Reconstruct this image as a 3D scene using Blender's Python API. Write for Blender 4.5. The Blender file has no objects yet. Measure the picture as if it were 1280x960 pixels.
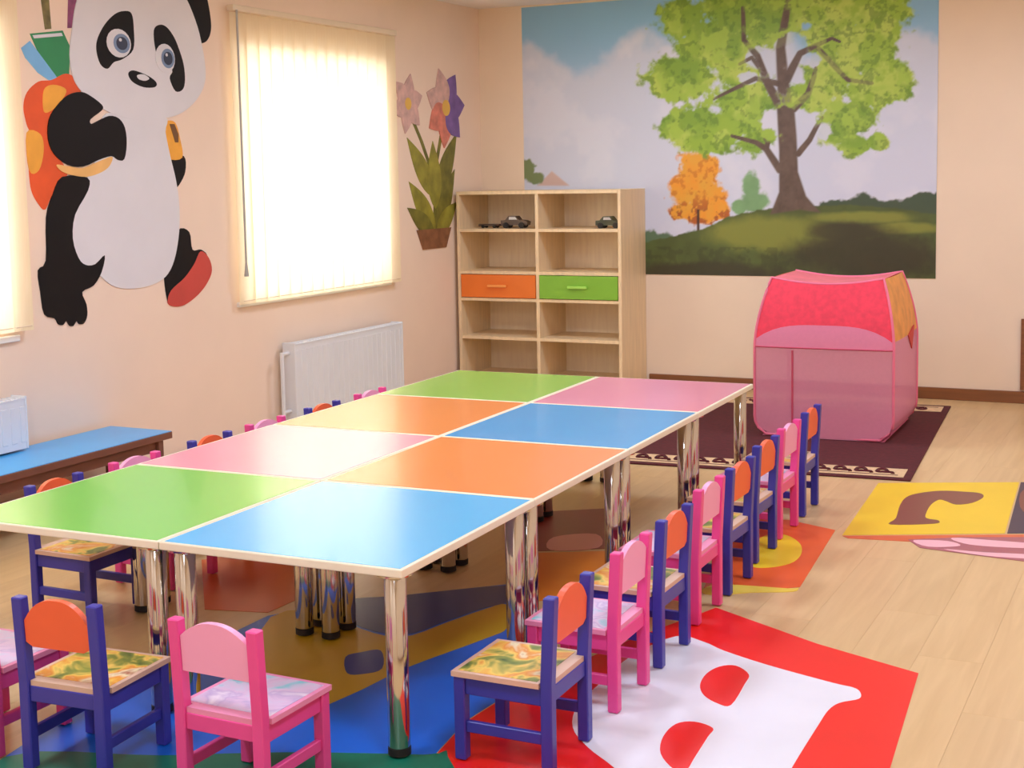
import bpy, bmesh, math, random
import numpy as np
from mathutils import Vector, Matrix
from mathutils.geometry import tessellate_polygon
PI = math.pi
random.seed(7)
scene = bpy.context.scene
COL = scene.collection

# ---------------------------------------------------------------- camera
cam_data = bpy.data.cameras.new('camera')
cam_data.sensor_fit = 'HORIZONTAL'
cam_data.sensor_width = 36.0
cam_data.lens = 1758.29 * 36.0 / 1280.0
cam_data.shift_x = 0.0043
cam_data.shift_y = -0.0663
cam_data.clip_start = 0.05
cam = bpy.data.objects.new('camera', cam_data)
COL.objects.link(cam)
_r = Vector((0.89746, 0.44071, -0.01865)); _u = Vector((-0.02746, 0.09802, 0.99481)); _f = Vector((-0.44025, 0.89228, -0.10007))
cam.matrix_world = Matrix(((_r.x, _u.x, -_f.x, 4.9006), (_r.y, _u.y, -_f.y, 0.0), (_r.z, _u.z, -_f.z, 1.534), (0, 0, 0, 1)))
scene.camera = cam

# ---------------------------------------------------------------- world, light, exposure
SKY = 6.5            # bright overcast daylight outside the windows
FILL = 20.5          # watts of each added ceiling fill panel
scene.view_settings.view_transform = 'Standard'
scene.view_settings.look = 'None'
scene.view_settings.gamma = 1.0
scene.view_settings.use_curve_mapping = False
scene.view_settings.exposure = 0.0
scene.cycles.max_bounces = 10
scene.cycles.diffuse_bounces = 5
scene.cycles.glossy_bounces = 4
scene.cycles.transparent_max_bounces = 12
scene.cycles.use_denoising = True
scene.cycles.sample_clamp_indirect = 6.0
world = bpy.data.worlds.new('daylight')
scene.world = world
world.use_nodes = True
world.node_tree.nodes['Background'].inputs['Color'].default_value = (0.96, 0.99, 1.03, 1)
world.node_tree.nodes['Background'].inputs['Strength'].default_value = SKY

# ---------------------------------------------------------------- helpers
def lin(c):
    out = []
    for v in c[:3]:
        v = v / 255.0
        out.append(v / 12.92 if v <= 0.04045 else ((v + 0.055) / 1.055) ** 2.4)
    return (out[0], out[1], out[2], 1.0)

def nodes(m):
    m.use_nodes = True
    nt = m.node_tree
    return nt, nt.nodes['Principled BSDF']

MATS = {}
def mat(name, rgb, rough=0.5, metal=0.0, vary=0.06, scale=6.0, bump=0.0, spec=0.5, coat=0.0, stretch=None):
    """procedural material: colour with a soft noise variation, optional bump"""
    if name in MATS: return MATS[name]
    m = bpy.data.materials.new(name)
    nt, b = nodes(m)
    tc = nt.nodes.new('ShaderNodeTexCoord')
    mp = nt.nodes.new('ShaderNodeMapping')
    if stretch: mp.inputs['Scale'].default_value = stretch
    nt.links.new(tc.outputs['Object'], mp.inputs['Vector'])
    n = nt.nodes.new('ShaderNodeTexNoise')
    n.inputs['Scale'].default_value = scale
    n.inputs['Detail'].default_value = 4
    nt.links.new(mp.outputs['Vector'], n.inputs['Vector'])
    r = nt.nodes.new('ShaderNodeValToRGB')
    c = lin(rgb)
    r.color_ramp.elements[0].position = 0.3
    r.color_ramp.elements[1].position = 0.7
    r.color_ramp.elements[0].color = tuple(max(0, v * (1 - vary)) for v in c[:3]) + (1,)
    r.color_ramp.elements[1].color = tuple(min(1, v * (1 + vary)) for v in c[:3]) + (1,)
    nt.links.new(n.outputs['Fac'], r.inputs['Fac'])
    nt.links.new(r.outputs['Color'], b.inputs['Base Color'])
    b.inputs['Roughness'].default_value = rough
    b.inputs['Metallic'].default_value = metal
    b.inputs['Specular IOR Level'].default_value = spec
    b.inputs['Coat Weight'].default_value = coat
    if bump:
        bp = nt.nodes.new('ShaderNodeBump')
        bp.inputs['Strength'].default_value = bump
        bp.inputs['Distance'].default_value = 0.004
        nt.links.new(n.outputs['Fac'], bp.inputs['Height'])
        nt.links.new(bp.outputs['Normal'], b.inputs['Normal'])
    MATS[name] = m
    return m

def ramp_mat(name, stops, scale, rough=0.35, detail=3.0, distort=0.6, coat=0.0):
    """printed pattern: noise through a stepped colour ramp"""
    m = bpy.data.materials.new(name)
    nt, b = nodes(m)
    tc = nt.nodes.new('ShaderNodeTexCoord')
    n = nt.nodes.new('ShaderNodeTexNoise')
    n.inputs['Scale'].default_value = scale
    n.inputs['Detail'].default_value = detail
    n.inputs['Distortion'].default_value = distort
    oi = nt.nodes.new('ShaderNodeObjectInfo')
    ad = nt.nodes.new('ShaderNodeVectorMath'); ad.operation = 'ADD'
    sc = nt.nodes.new('ShaderNodeVectorMath'); sc.operation = 'SCALE'; sc.inputs['Scale'].default_value = 9.0
    cb = nt.nodes.new('ShaderNodeCombineXYZ')
    for k in range(3): nt.links.new(oi.outputs['Random'], cb.inputs[k])
    nt.links.new(cb.outputs[0], sc.inputs[0])
    nt.links.new(tc.outputs['Object'], ad.inputs[0]); nt.links.new(sc.outputs[0], ad.inputs[1])
    nt.links.new(ad.outputs[0], n.inputs['Vector'])
    r = nt.nodes.new('ShaderNodeValToRGB')
    while len(r.color_ramp.elements) < len(stops): r.color_ramp.elements.new(0.5)
    for e, (p, c) in zip(r.color_ramp.elements, stops):
        e.position = p; e.color = lin(c)
    nt.links.new(n.outputs['Fac'], r.inputs['Fac'])
    nt.links.new(r.outputs['Color'], b.inputs['Base Color'])
    b.inputs['Roughness'].default_value = rough
    b.inputs['Coat Weight'].default_value = coat
    MATS[name] = m
    return m

def new_obj(name, bm, m, parent=None, smooth=False):
    me = bpy.data.meshes.new(name)
    bmesh.ops.recalc_face_normals(bm, faces=bm.faces)
    bm.to_mesh(me); bm.free()
    if m is not None: me.materials.append(m)
    if smooth:
        for p in me.polygons: p.use_smooth = True
    o = bpy.data.objects.new(name, me)
    COL.objects.link(o)
    if parent is not None: o.parent = parent
    return o

def share(name, src, parent, loc=(0, 0, 0), rot=(0, 0, 0), scale=(1, 1, 1)):
    o = src.copy(); o.name = name
    COL.objects.link(o); o.parent = parent
    o.location = loc; o.rotation_euler = rot; o.scale = scale
    return o

def thing(name, label, cat, loc=(0, 0, 0), rz=0.0, group=None):
    o = bpy.data.objects.new(name, None)
    o.empty_display_size = 0.05
    COL.objects.link(o)
    o.location = loc; o.rotation_euler = (0, 0, rz)
    return tag(o, label, cat, group)

def tag(o, label, cat, group=None):
    o['label'] = label; o['category'] = cat
    if group: o['group'] = group
    return o

def structure(o):
    o['kind'] = 'structure'; return o

def copy_thing(root, loc, rz, label, group=None):
    r = root.copy(); COL.objects.link(r)
    r.location = loc; r.rotation_euler = (0, 0, rz); r['label'] = label
    if group: r['group'] = group
    for ch in list(root.children):
        c = ch.copy(); COL.objects.link(c); c.parent = r
        for g in list(ch.children):
            d = g.copy(); COL.objects.link(d); d.parent = c
    return r

def box(bm, x0, x1, y0, y1, z0, z1, bevel=0.0, seg=1):
    vs = [bm.verts.new((x, y, z)) for x in (x0, x1) for y in (y0, y1) for z in (z0, z1)]
    q = [(0, 1, 3, 2), (4, 6, 7, 5), (0, 4, 5, 1), (2, 3, 7, 6), (0, 2, 6, 4), (1, 5, 7, 3)]
    fs = [bm.faces.new([vs[i] for i in f]) for f in q]
    if bevel > 0:
        es = list({e for f in fs for e in f.edges})
        bmesh.ops.bevel(bm, geom=es, offset=bevel, segments=seg, affect='EDGES', profile=0.5)
    return bm

def B(*a, **k):
    return box(bmesh.new(), *a, **k)

def tube(bm, pts, r, n=8, cap=True):
    """tube along a poly-line; r is a number or a list of radii"""
    pts = [Vector(p) for p in pts]
    rs = r if isinstance(r, (list, tuple)) else [r] * len(pts)
    rings = []
    for i, p in enumerate(pts):
        d = (pts[min(i + 1, len(pts) - 1)] - pts[max(i - 1, 0)]).normalized()
        a = Vector((0, 0, 1)) if abs(d.z) < 0.9 else Vector((1, 0, 0))
        u = d.cross(a).normalized(); v = d.cross(u).normalized()
        rings.append([bm.verts.new(p + (u * math.cos(2 * PI * k / n) + v * math.sin(2 * PI * k / n)) * rs[i]) for k in range(n)])
    for a, b in zip(rings, rings[1:]):
        for k in range(n):
            bm.faces.new((a[k], a[(k + 1) % n], b[(k + 1) % n], b[k]))
    if cap:
        bm.faces.new(list(reversed(rings[0]))); bm.faces.new(rings[-1])
    return bm

def lathe(bm, prof, n=24, cx=0, cy=0):
    rings = []
    for r, z in prof:
        rings.append([bm.verts.new((cx + r * math.cos(2 * PI * k / n), cy + r * math.sin(2 * PI * k / n), z)) for k in range(n)])
    for a, b in zip(rings, rings[1:]):
        for k in range(n): bm.faces.new((a[k], a[(k + 1) % n], b[(k + 1) % n], b[k]))
    bm.faces.new(list(reversed(rings[0]))); bm.faces.new(rings[-1])
    return bm

def smooth_loop(pts, n=4):
    out = []; L = len(pts)
    for i in range(L):
        p0, p1, p2, p3 = (np.array(pts[(i + k - 1) % L]) for k in range(4))
        for t in np.linspace(0, 1, n, endpoint=False):
            out.append(tuple(0.5 * (2 * p1 + (p2 - p0) * t + (2 * p0 - 5 * p1 + 4 * p2 - p3) * t * t + (3 * p1 - p0 - 3 * p2 + p3) * t ** 3)))
    return out

def slab(bm, pts, f, d0, d1):
    """a flat shape given as a loop of 2-D points, with real thickness; f(a, b, d) gives the 3-D point"""
    lo = [bm.verts.new(f(a, b, d0)) for a, b in pts]
    hi = [bm.verts.new(f(a, b, d1)) for a, b in pts]
    n = len(pts)
    for i in range(n): bm.faces.new((lo[i], lo[(i + 1) % n], hi[(i + 1) % n], hi[i]))
    for tri in tessellate_polygon([[Vector((a, b, 0)) for a, b in pts]]):
        bm.faces.new([hi[k] for k in tri]); bm.faces.new([lo[k] for k in reversed(tri)])
    return bm

def on_left(a, b, d): return (d, a, b)
def on_floor(a, b, d): return (a, b, d)
def ellipse(cx, cy, rx, ry, n=24):
    return [(cx + rx * math.cos(2 * PI * k / n), cy + ry * math.sin(2 * PI * k / n)) for k in range(n)]

# ---------------------------------------------------------------- traced flat artwork, in metres on its wall or on the floor
PANDA = {'head': [(5.246,2.256),(5.223,2.148),(5.237,2.046),(5.282,1.983),(5.382,1.917),(5.504,1.874),(5.65,1.85),(5.835,1.855),(6.01,1.885),(6.133,1.945),(6.22,2.025),(6.253,2.113),(6.234,2.25),(6.182,2.395),(6.072,2.54),(5.854,2.623),(5.554,2.602),(5.367,2.515),(5.283,2.392)],'ear': [(6.058,2.522),(6.059,2.447),(6.099,2.354),(6.156,2.299),(6.215,2.274),(6.278,2.292),(6.317,2.351),(6.315,2.437),(6.281,2.554),(6.217,2.624),(6.109,2.611)],'ear_left': [(5.315,2.543),(5.448,2.551),(5.428,2.425),(5.349,2.406),(5.313,2.444)],'eye_patch': [(5.406,2.183),(5.421,2.242),(5.477,2.313),(5.549,2.367),(5.615,2.389),(5.674,2.382),(5.686,2.299),(5.674,2.202),(5.593,2.149),(5.527,2.129),(5.479,2.094),(5.429,2.115)],'eye_patch_r': [(5.84,2.312),(5.886,2.344),(5.942,2.337),(5.997,2.291),(6.032,2.235),(6.067,2.154),(6.074,2.07),(6.051,2.018),(5.992,2.007),(5.95,2.072),(5.973,2.115),(5.885,2.143),(5.846,2.214)],'nose': [(5.63,2.079),(5.673,2.097),(5.781,2.075),(5.841,2.045),(5.827,2.02),(5.74,2.016),(5.657,2.04)],'nose_highlight': [(5.695,2.074),(5.744,2.081),(5.786,2.063),(5.754,2.049),(5.706,2.055)],'body': [(5.434,1.857),(5.575,1.876),(5.899,1.87),(5.9,1.79),(5.93,1.665),(5.968,1.538),(5.986,1.411),(5.976,1.262),(5.927,1.115),(5.85,1.031),(5.722,0.994),(5.563,0.991),(5.446,1.016),(5.347,1.08),(5.245,1.134),(5.171,1.243),(5.164,1.375),(5.231,1.489),(5.302,1.558),(5.389,1.683)],'far_strap': [(5.846,1.831),(5.904,1.849),(5.981,1.842),(6.015,1.763),(6.028,1.657),(5.91,1.652),(5.876,1.719)],'strap_stripe': [(5.935,1.833),(5.974,1.834),(6.003,1.78),(6.0,1.737),(5.974,1.737)],'far_arm': [(5.904,1.661),(6.042,1.665),(6.05,1.584),(5.999,1.517),(5.952,1.492),(5.909,1.535)],'near_arm': [(5.286,1.972),(5.199,1.953),(5.121,1.9),(5.064,1.831),(5.053,1.741),(5.089,1.67),(5.176,1.62),(5.278,1.612),(5.386,1.644),(5.479,1.663),(5.524,1.644),(5.571,1.648),(5.594,1.724),(5.587,1.805),(5.544,1.852),(5.475,1.862),(5.399,1.836),(5.347,1.819),(5.343,1.842),(5.425,1.888),(5.427,1.915),(5.351,1.955)],'strap': [(5.101,1.621),(5.18,1.613),(5.277,1.605),(5.385,1.636),(5.484,1.66),(5.464,1.616),(5.404,1.584),(5.302,1.562),(5.204,1.57),(5.131,1.59)],'backpack': [(5.015,2.008),(4.941,1.957),(4.912,1.889),(4.926,1.809),(4.947,1.762),(4.928,1.699),(4.925,1.588),(4.934,1.502),(4.97,1.442),(5.014,1.41),(5.06,1.473),(5.138,1.544),(5.173,1.586),(5.115,1.662),(5.068,1.737),(5.085,1.832),(5.154,1.917),(5.286,1.968),(5.268,2.028),(5.195,2.055),(5.098,2.02)],'pocket': [(5.043,1.969),(5.107,1.998),(5.19,1.979),(5.154,1.924),(5.088,1.877),(5.036,1.871)],'pocket_low': [(4.923,1.769),(5.008,1.763),(5.023,1.688),(4.986,1.595),(4.926,1.595)],'book': [(4.975,2.226),(5.188,2.258),(5.231,2.186),(5.216,2.045),(5.13,2.029),(5.042,2.106)],'book_cover': [(4.916,2.156),(4.973,2.193),(5.136,2.033),(5.087,2.015),(5.013,2.049),(4.938,2.114)],'book_pages': [(4.99,2.22),(5.177,2.246),(5.186,2.232),(4.999,2.206)],'pencil': [(5.051,2.439),(5.107,2.445),(5.115,2.26),(5.073,2.253)],'pencil_b': [(5.238,2.436),(5.302,2.443),(5.275,2.277),(5.221,2.272)],'near_leg': [(5.134,1.563),(5.302,1.558),(5.303,1.495),(5.207,1.381),(5.183,1.266),(5.215,1.171),(5.261,1.133),(5.328,1.132),(5.399,1.172),(5.371,1.09),(5.31,1.027),(5.23,1.002),(5.254,0.941),(5.256,0.885),(5.231,0.848),(5.198,0.848),(5.183,0.865),(5.159,0.844),(5.133,0.847),(5.113,0.872),(5.09,0.855),(5.059,0.862),(5.04,0.891),(4.974,0.917),(4.956,1.025),(4.948,1.127),(5.002,1.169),(5.017,1.372),(5.066,1.481)],'far_leg': [(5.97,1.27),(6.062,1.258),(6.083,1.162),(6.158,1.157),(6.203,1.111),(6.074,1.019),(5.937,0.965),(5.88,0.892),(5.856,0.92),(5.845,1.048),(5.901,1.112)],'sole': [(6.15,1.149),(6.217,1.11),(6.241,1.038),(6.194,0.97),(6.108,0.911),(5.997,0.869),(5.911,0.868),(5.861,0.894),(5.891,0.955),(6.006,1.015),(6.091,1.083)]}
EYES = [((5.569,2.226),(5.658,2.233),(5.564,2.155)),((5.919,2.174),(5.996,2.179),(5.914,2.099))]
MATSHAPES = {'red': [(3.405,4.649),(3.821,4.411),(4.168,4.264),(4.224,3.542),(4.263,3.087),(3.357,2.684),(3.158,3.02),(3.113,3.143),(3.08,3.374),(3.096,3.559),(3.155,3.86),(3.266,4.262)],'red_letter': [(3.378,4.301),(3.481,4.283),(3.566,4.227),(3.731,4.153),(3.948,4.081),(4.013,4.066),(4.041,4.036),(4.049,3.984),(4.006,3.932),(3.989,3.865),(3.989,3.737),(3.995,3.441),(4.01,3.127),(3.784,3.004),(3.662,3.165),(3.571,3.261),(3.465,3.348),(3.373,3.457),(3.32,3.615),(3.313,3.8),(3.312,4.069)],'red_hole1': [(3.701,4.049),(3.713,3.965),(3.725,3.79),(3.686,3.786),(3.63,3.831),(3.593,3.906),(3.581,4.004),(3.599,4.081),(3.643,4.107)],'red_hole2': [(3.73,3.606),(3.736,3.543),(3.747,3.398),(3.752,3.318),(3.72,3.31),(3.657,3.387),(3.625,3.494),(3.627,3.593),(3.669,3.629)],'blue': [(2.051,2.672),(1.988,3.018),(1.981,3.42),(1.985,3.953),(2.143,4.201),(2.611,4.635),(2.98,4.185),(3.091,3.57),(3.075,3.384),(3.108,3.152),(3.156,2.993),(3.341,2.676),(2.369,2.244)],'blue_yellow': [(2.004,3.942),(2.204,4.095),(2.318,3.979),(2.536,3.934),(2.607,4.138),(2.652,4.293),(2.708,4.397),(2.822,4.164),(2.805,4.031),(2.705,3.69),(2.666,3.414),(2.582,3.144),(2.405,3.232)],'blue_navy': [(2.137,4.199),(2.297,4.34),(2.62,4.616),(2.731,4.489),(2.7,4.414),(2.643,4.309),(2.599,4.154),(2.53,3.959),(2.314,3.996)],'blue_chip': [(2.474,3.695),(2.497,3.755),(2.547,3.793),(2.637,3.653),(2.61,3.588),(2.558,3.573)],'blue_green': [(2.055,2.662),(2.435,2.84),(2.74,2.996),(3.084,3.13),(3.147,3.146),(3.366,2.688),(2.369,2.244)],'brown': [(1.297,4.453),(1.462,4.651),(1.736,4.608),(1.972,4.236),(1.963,3.983),(1.729,3.925)],'orange2': [(2.448,5.028),(2.771,5.2),(3.003,4.666),(2.72,4.412)],'maroon': [(2.236,5.705),(2.48,5.868),(2.757,5.234),(2.444,5.053)],'maroon_stripe': [(2.477,5.313),(2.623,5.429),(2.716,5.231),(2.549,5.122)],'orange': [(3.309,5.975),(3.54,5.873),(3.612,5.006),(3.379,4.823),(3.29,4.862),(3.194,5.36),(3.179,5.923)],'orange_disc': [(3.314,5.709),(3.38,5.707),(3.458,5.601),(3.501,5.459),(3.505,5.322),(3.46,5.23),(3.392,5.19),(3.341,5.255),(3.295,5.467),(3.283,5.626)],'orange_edge': [(3.293,4.852),(3.346,4.929),(3.577,4.97),(3.609,4.994),(3.6,4.937),(3.47,4.872),(3.372,4.799),(3.312,4.795)],'yellow': [(3.523,6.852),(4.145,7.114),(4.201,6.083),(3.586,5.805)],'yellow_letter': [(3.736,6.055),(3.736,6.177),(3.707,6.423),(3.704,6.593),(3.741,6.696),(3.825,6.784),(3.931,6.807),(4.005,6.8),(4.03,6.722),(3.998,6.589),(3.937,6.531),(3.887,6.579),(3.851,6.599),(3.834,6.49),(3.84,6.329),(3.857,6.226),(3.912,6.202),(3.906,6.139)],'navy': [(4.152,7.117),(4.448,7.213),(4.485,6.198),(4.21,6.086)],'navy_spot': [(4.183,6.961),(4.355,7.028),(4.361,6.553),(4.229,6.501)],'strip': [(3.589,5.792),(4.486,6.184),(4.491,6.116),(3.856,5.803),(3.619,5.762)],'pink': [(3.851,5.829),(4.041,5.947),(4.49,6.13),(4.526,5.634),(4.321,5.67),(4.108,5.695),(3.918,5.721)],'pink_s1': [(3.874,5.825),(4.005,5.864),(4.061,5.806),(3.946,5.746)],'pink_s2': [(4.012,5.922),(4.168,5.944),(4.352,5.951),(4.358,5.888),(4.181,5.842),(4.071,5.85)],'pink_s3': [(4.01,5.733),(4.163,5.743),(4.339,5.777),(4.346,5.717),(4.169,5.695)]}
CROWN = [(1.617,2.587,0.233,0.193),(1.585,2.202,0.321,0.188),(1.878,2.407,0.295,0.229),(2.021,2.632,0.335,0.216),(2.356,2.647,0.325,0.201),(2.707,2.622,0.366,0.22),(2.996,2.551,0.216,0.206),(2.894,2.313,0.269,0.208),(2.629,2.168,0.266,0.17),(2.505,2.035,0.184,0.139),(2.922,2.049,0.249,0.147),(3.078,2.043,0.134,0.093),(1.689,1.88,0.187,0.134),(1.905,1.829,0.284,0.176),(2.048,2.016,0.27,0.186),(1.559,1.806,0.071,0.056),(2.775,1.881,0.221,0.127),(2.829,1.683,0.148,0.085),(2.94,1.701,0.094,0.064),(2.655,2.415,0.238,0.179),(2.133,1.723,0.157,0.109),(2.218,2.495,0.22,0.161),(2.02,2.208,0.17,0.164),(2.971,2.449,0.231,0.155),(1.704,2.389,0.202,0.165),(1.535,1.851,0.154,0.113),(1.788,1.732,0.26,0.111),(3.051,2.148,0.134,0.125),(2.685,1.778,0.16,0.096)]
CROWN_GAPS = [(2.384,2.351,0.12,0.097),(2.162,2.299,0.111,0.076),(2.504,2.265,0.087,0.053),(2.077,2.162,0.079,0.044),(2.428,2.162,0.055,0.075),(2.604,1.78,0.064,0.064),(2.467,1.865,0.077,0.054)]
AUTUMN = [(1.717,1.544,0.175,0.201),(1.698,1.387,0.24,0.152),(1.715,1.263,0.222,0.101),(1.579,1.247,0.083,0.068),(1.874,1.262,0.081,0.073)]
GREENTREE = [(2.104,1.41,0.08,0.132),(2.115,1.316,0.125,0.099),(2.018,1.283,0.069,0.067)]
TRUNK = [(2.279,1.969),(2.401,1.964),(2.418,1.759),(2.429,1.515),(2.485,1.351),(2.584,1.236),(2.441,1.259),(2.234,1.227),(2.296,1.38),(2.296,1.653)]
BRANCHES = [[(2.34,1.923,0.0504),(2.306,2.356,0.0336),(2.356,2.647,0.0224),(2.372,2.725,0.0168)],[(2.296,1.979,0.0336),(2.218,2.118,0.028),(2.145,2.311,0.0224),(2.049,2.424,0.0168),(2.044,2.641,0.014)],[(2.345,2.139,0.0336),(2.439,2.311,0.0224),(2.547,2.358,0.0168),(2.683,2.203,0.0168),(2.763,2.12,0.014),(2.922,2.091,0.0112)],[(2.395,1.943,0.028),(2.494,2.036,0.0224),(2.537,2.157,0.0168),(2.548,2.209,0.0112)],[(2.429,1.639,0.0224),(2.506,1.729,0.0196),(2.549,1.809,0.0168),(2.592,1.877,0.0112)],[(2.302,1.533,0.028),(2.206,1.677,0.0224),(2.133,1.723,0.0168),(1.962,1.772,0.0112)],[(2.301,2.114,0.0224),(2.133,2.159,0.0168),(1.991,2.1,0.014),(1.818,2.025,0.0084)],[(2.201,2.173,0.0168),(2.105,2.302,0.014),(2.02,2.263,0.0112)],[(2.547,2.358,0.0168),(2.655,2.4,0.0112),(2.708,2.375,0.0084)],[(2.206,1.677,0.0224),(2.218,1.721,0.0168),(2.189,1.765,0.0112)]]
HILL = [(0.323,0.863),(1.024,0.941),(1.31,1.029),(1.578,1.088),(1.756,1.127),(1.931,1.211),(2.161,1.26),(2.441,1.28),(2.768,1.289),(3.085,1.265),(3.353,1.222)]
HEDGE = [(2.496,1.28),(2.66,1.338),(2.767,1.321),(2.874,1.347),(3.032,1.314),(3.188,1.317),(3.239,1.354),(3.351,1.363)]
LIT = [(2.217,1.094,0.498,0.133),(2.848,1.203,0.367,0.048),(3.138,1.133,0.256,0.042)]
DARK = [(2.877,0.945,0.57,0.188),(2.769,1.106,0.317,0.086),(1.754,0.822,0.688,0.079)]
HOUSE = [(0.466,1.448),(0.586,1.553),(0.726,1.445)]
BUSH = [(0.39,1.58,0.092,0.083),(0.467,1.508,0.092,0.059)]


# ---------------------------------------------------------------- room shell
XR, Y0, YB, ZC = 6.2, -1.6, 9.533, 2.771
wall_m = mat('wall_paint', (246, 222, 200), 0.75, vary=0.025, scale=2.2, bump=0.04)
wall_b = mat('wall_paint_back', (243, 222, 196), 0.75, vary=0.025, scale=2.2, bump=0.04)
white_m = mat('ceiling_paint', (238, 232, 228), 0.85, vary=0.02, scale=1.5)
base_m = mat('baseboard_wood', (134, 84, 48), 0.4, vary=0.15, scale=9, stretch=(0.3, 1, 8))
frame_m = mat('window_plastic', (240, 240, 236), 0.35, vary=0.02)

WIN = [(3.30, 4.74), (6.52, 8.08)]      # window openings along the left wall
WZ0, WZ1 = 0.86, 2.26
bm = bmesh.new()
ys = [Y0] + [v for w in WIN for v in w] + [YB]
for i in range(0, len(ys), 2): box(bm, -0.32, 0, ys[i], ys[i + 1], 0, ZC)
for a, b in WIN:
    box(bm, -0.32, 0, a, b, 0, WZ0); box(bm, -0.32, 0, a, b, WZ1, ZC)
structure(new_obj('wall_left', bm, wall_m))
structure(new_obj('wall_back', B(-0.32, XR + 0.2, YB, YB + 0.2, 0, ZC), wall_b))
structure(new_obj('wall_right', B(XR, XR + 0.2, Y0, YB, 0, ZC), wall_b))
structure(new_obj('wall_front', B(-0.32, XR + 0.2, Y0 - 0.2, Y0, 0, ZC), wall_b))
structure(new_obj('ceiling', B(-0.32, XR + 0.2, Y0 - 0.2, YB + 0.2, ZC, ZC + 0.15), white_m))
structure(new_obj('baseboard_back', B(1.34, XR, YB - 0.018, YB, 0, 0.078, bevel=0.004), base_m))
structure(new_obj('baseboard_left', B(0, 0.018, Y0, YB, 0, 0.078, bevel=0.004), base_m))
structure(new_obj('baseboard_right', B(XR - 0.018, XR, Y0, YB - 0.02, 0, 0.078, bevel=0.004), base_m))

# floor: a slab with laminate planks laid along the room
def plank_material():
    m = bpy.data.materials.new('laminate_plank')
    nt, b = nodes(m)
    tc = nt.nodes.new('ShaderNodeTexCoord'); oi = nt.nodes.new('ShaderNodeObjectInfo')
    mp = nt.nodes.new('ShaderNodeMapping'); mp.inputs['Scale'].default_value = (22, 1.6, 1)
    ad = nt.nodes.new('ShaderNodeVectorMath'); ad.operation = 'ADD'
    cb = nt.nodes.new('ShaderNodeCombineXYZ')
    ml = nt.nodes.new('ShaderNodeMath'); ml.operation = 'MULTIPLY'; ml.inputs[1].default_value = 37.0
    nt.links.new(oi.outputs['Random'], ml.inputs[0])
    nt.links.new(ml.outputs[0], cb.inputs[0]); nt.links.new(ml.outputs[0], cb.inputs[1])
    nt.links.new(tc.outputs['Object'], mp.inputs['Vector'])
    nt.links.new(mp.outputs[0], ad.inputs[0]); nt.links.new(cb.outputs[0], ad.inputs[1])
    n = nt.nodes.new('ShaderNodeTexNoise'); n.inputs['Scale'].default_value = 1.0
    n.inputs['Detail'].default_value = 6; n.inputs['Distortion'].default_value = 0.8
    nt.links.new(ad.outputs[0], n.inputs['Vector'])
    r = nt.nodes.new('ShaderNodeValToRGB')
    r.color_ramp.elements[0].position = 0.3; r.color_ramp.elements[0].color = lin((214, 178, 126))
    r.color_ramp.elements[1].position = 0.7; r.color_ramp.elements[1].color = lin((226, 192, 140))
    nt.links.new(n.outputs['Fac'], r.inputs['Fac'])
    hs = nt.nodes.new('ShaderNodeHueSaturation')
    mr = nt.nodes.new('ShaderNodeMapRange')
    mr.inputs['To Min'].default_value = 0.97; mr.inputs['To Max'].default_value = 1.03
    nt.links.new(oi.outputs['Random'], mr.inputs['Value'])
    nt.links.new(mr.outputs[0], hs.inputs['Value'])
    nt.links.new(r.outputs['Color'], hs.inputs['Color'])
    nt.links.new(hs.outputs['Color'], b.inputs['Base Color'])
    b.inputs['Roughness'].default_value = 0.3
    return m
floor = structure(new_obj('floor', B(-0.32, XR + 0.2, Y0 - 0.2, YB + 0.2, -0.12, -0.008), mat('subfloor', (150, 110, 70), 0.6)))
PW, PL = 0.197, 1.292
pk = new_obj('plank', B(0.0002, PW - 0.0002, 0.0002, PL - 0.0002, -0.008, 0, bevel=0.0003), plank_material(), floor)
first = True
for i in range(int(XR / PW) + 1):
    y = Y0 - (0.0, 0.43, 0.86, 0.22, 0.65)[i % 5]
    w = min(PW, XR - i * PW)
    if w < 0.02: continue
    while y < YB - 0.01:
        a, b = max(y, Y0), min(y + PL, YB)
        if b - a > 0.02:
            loc = (i * PW, a, 0); scl = (w / PW, (b - a) / PL, 1)
            if first: pk.location = loc; pk.scale = scl; first = False
            else: share('plank', pk, floor, loc, (0, 0, 0), scl)
        y += PL

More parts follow.
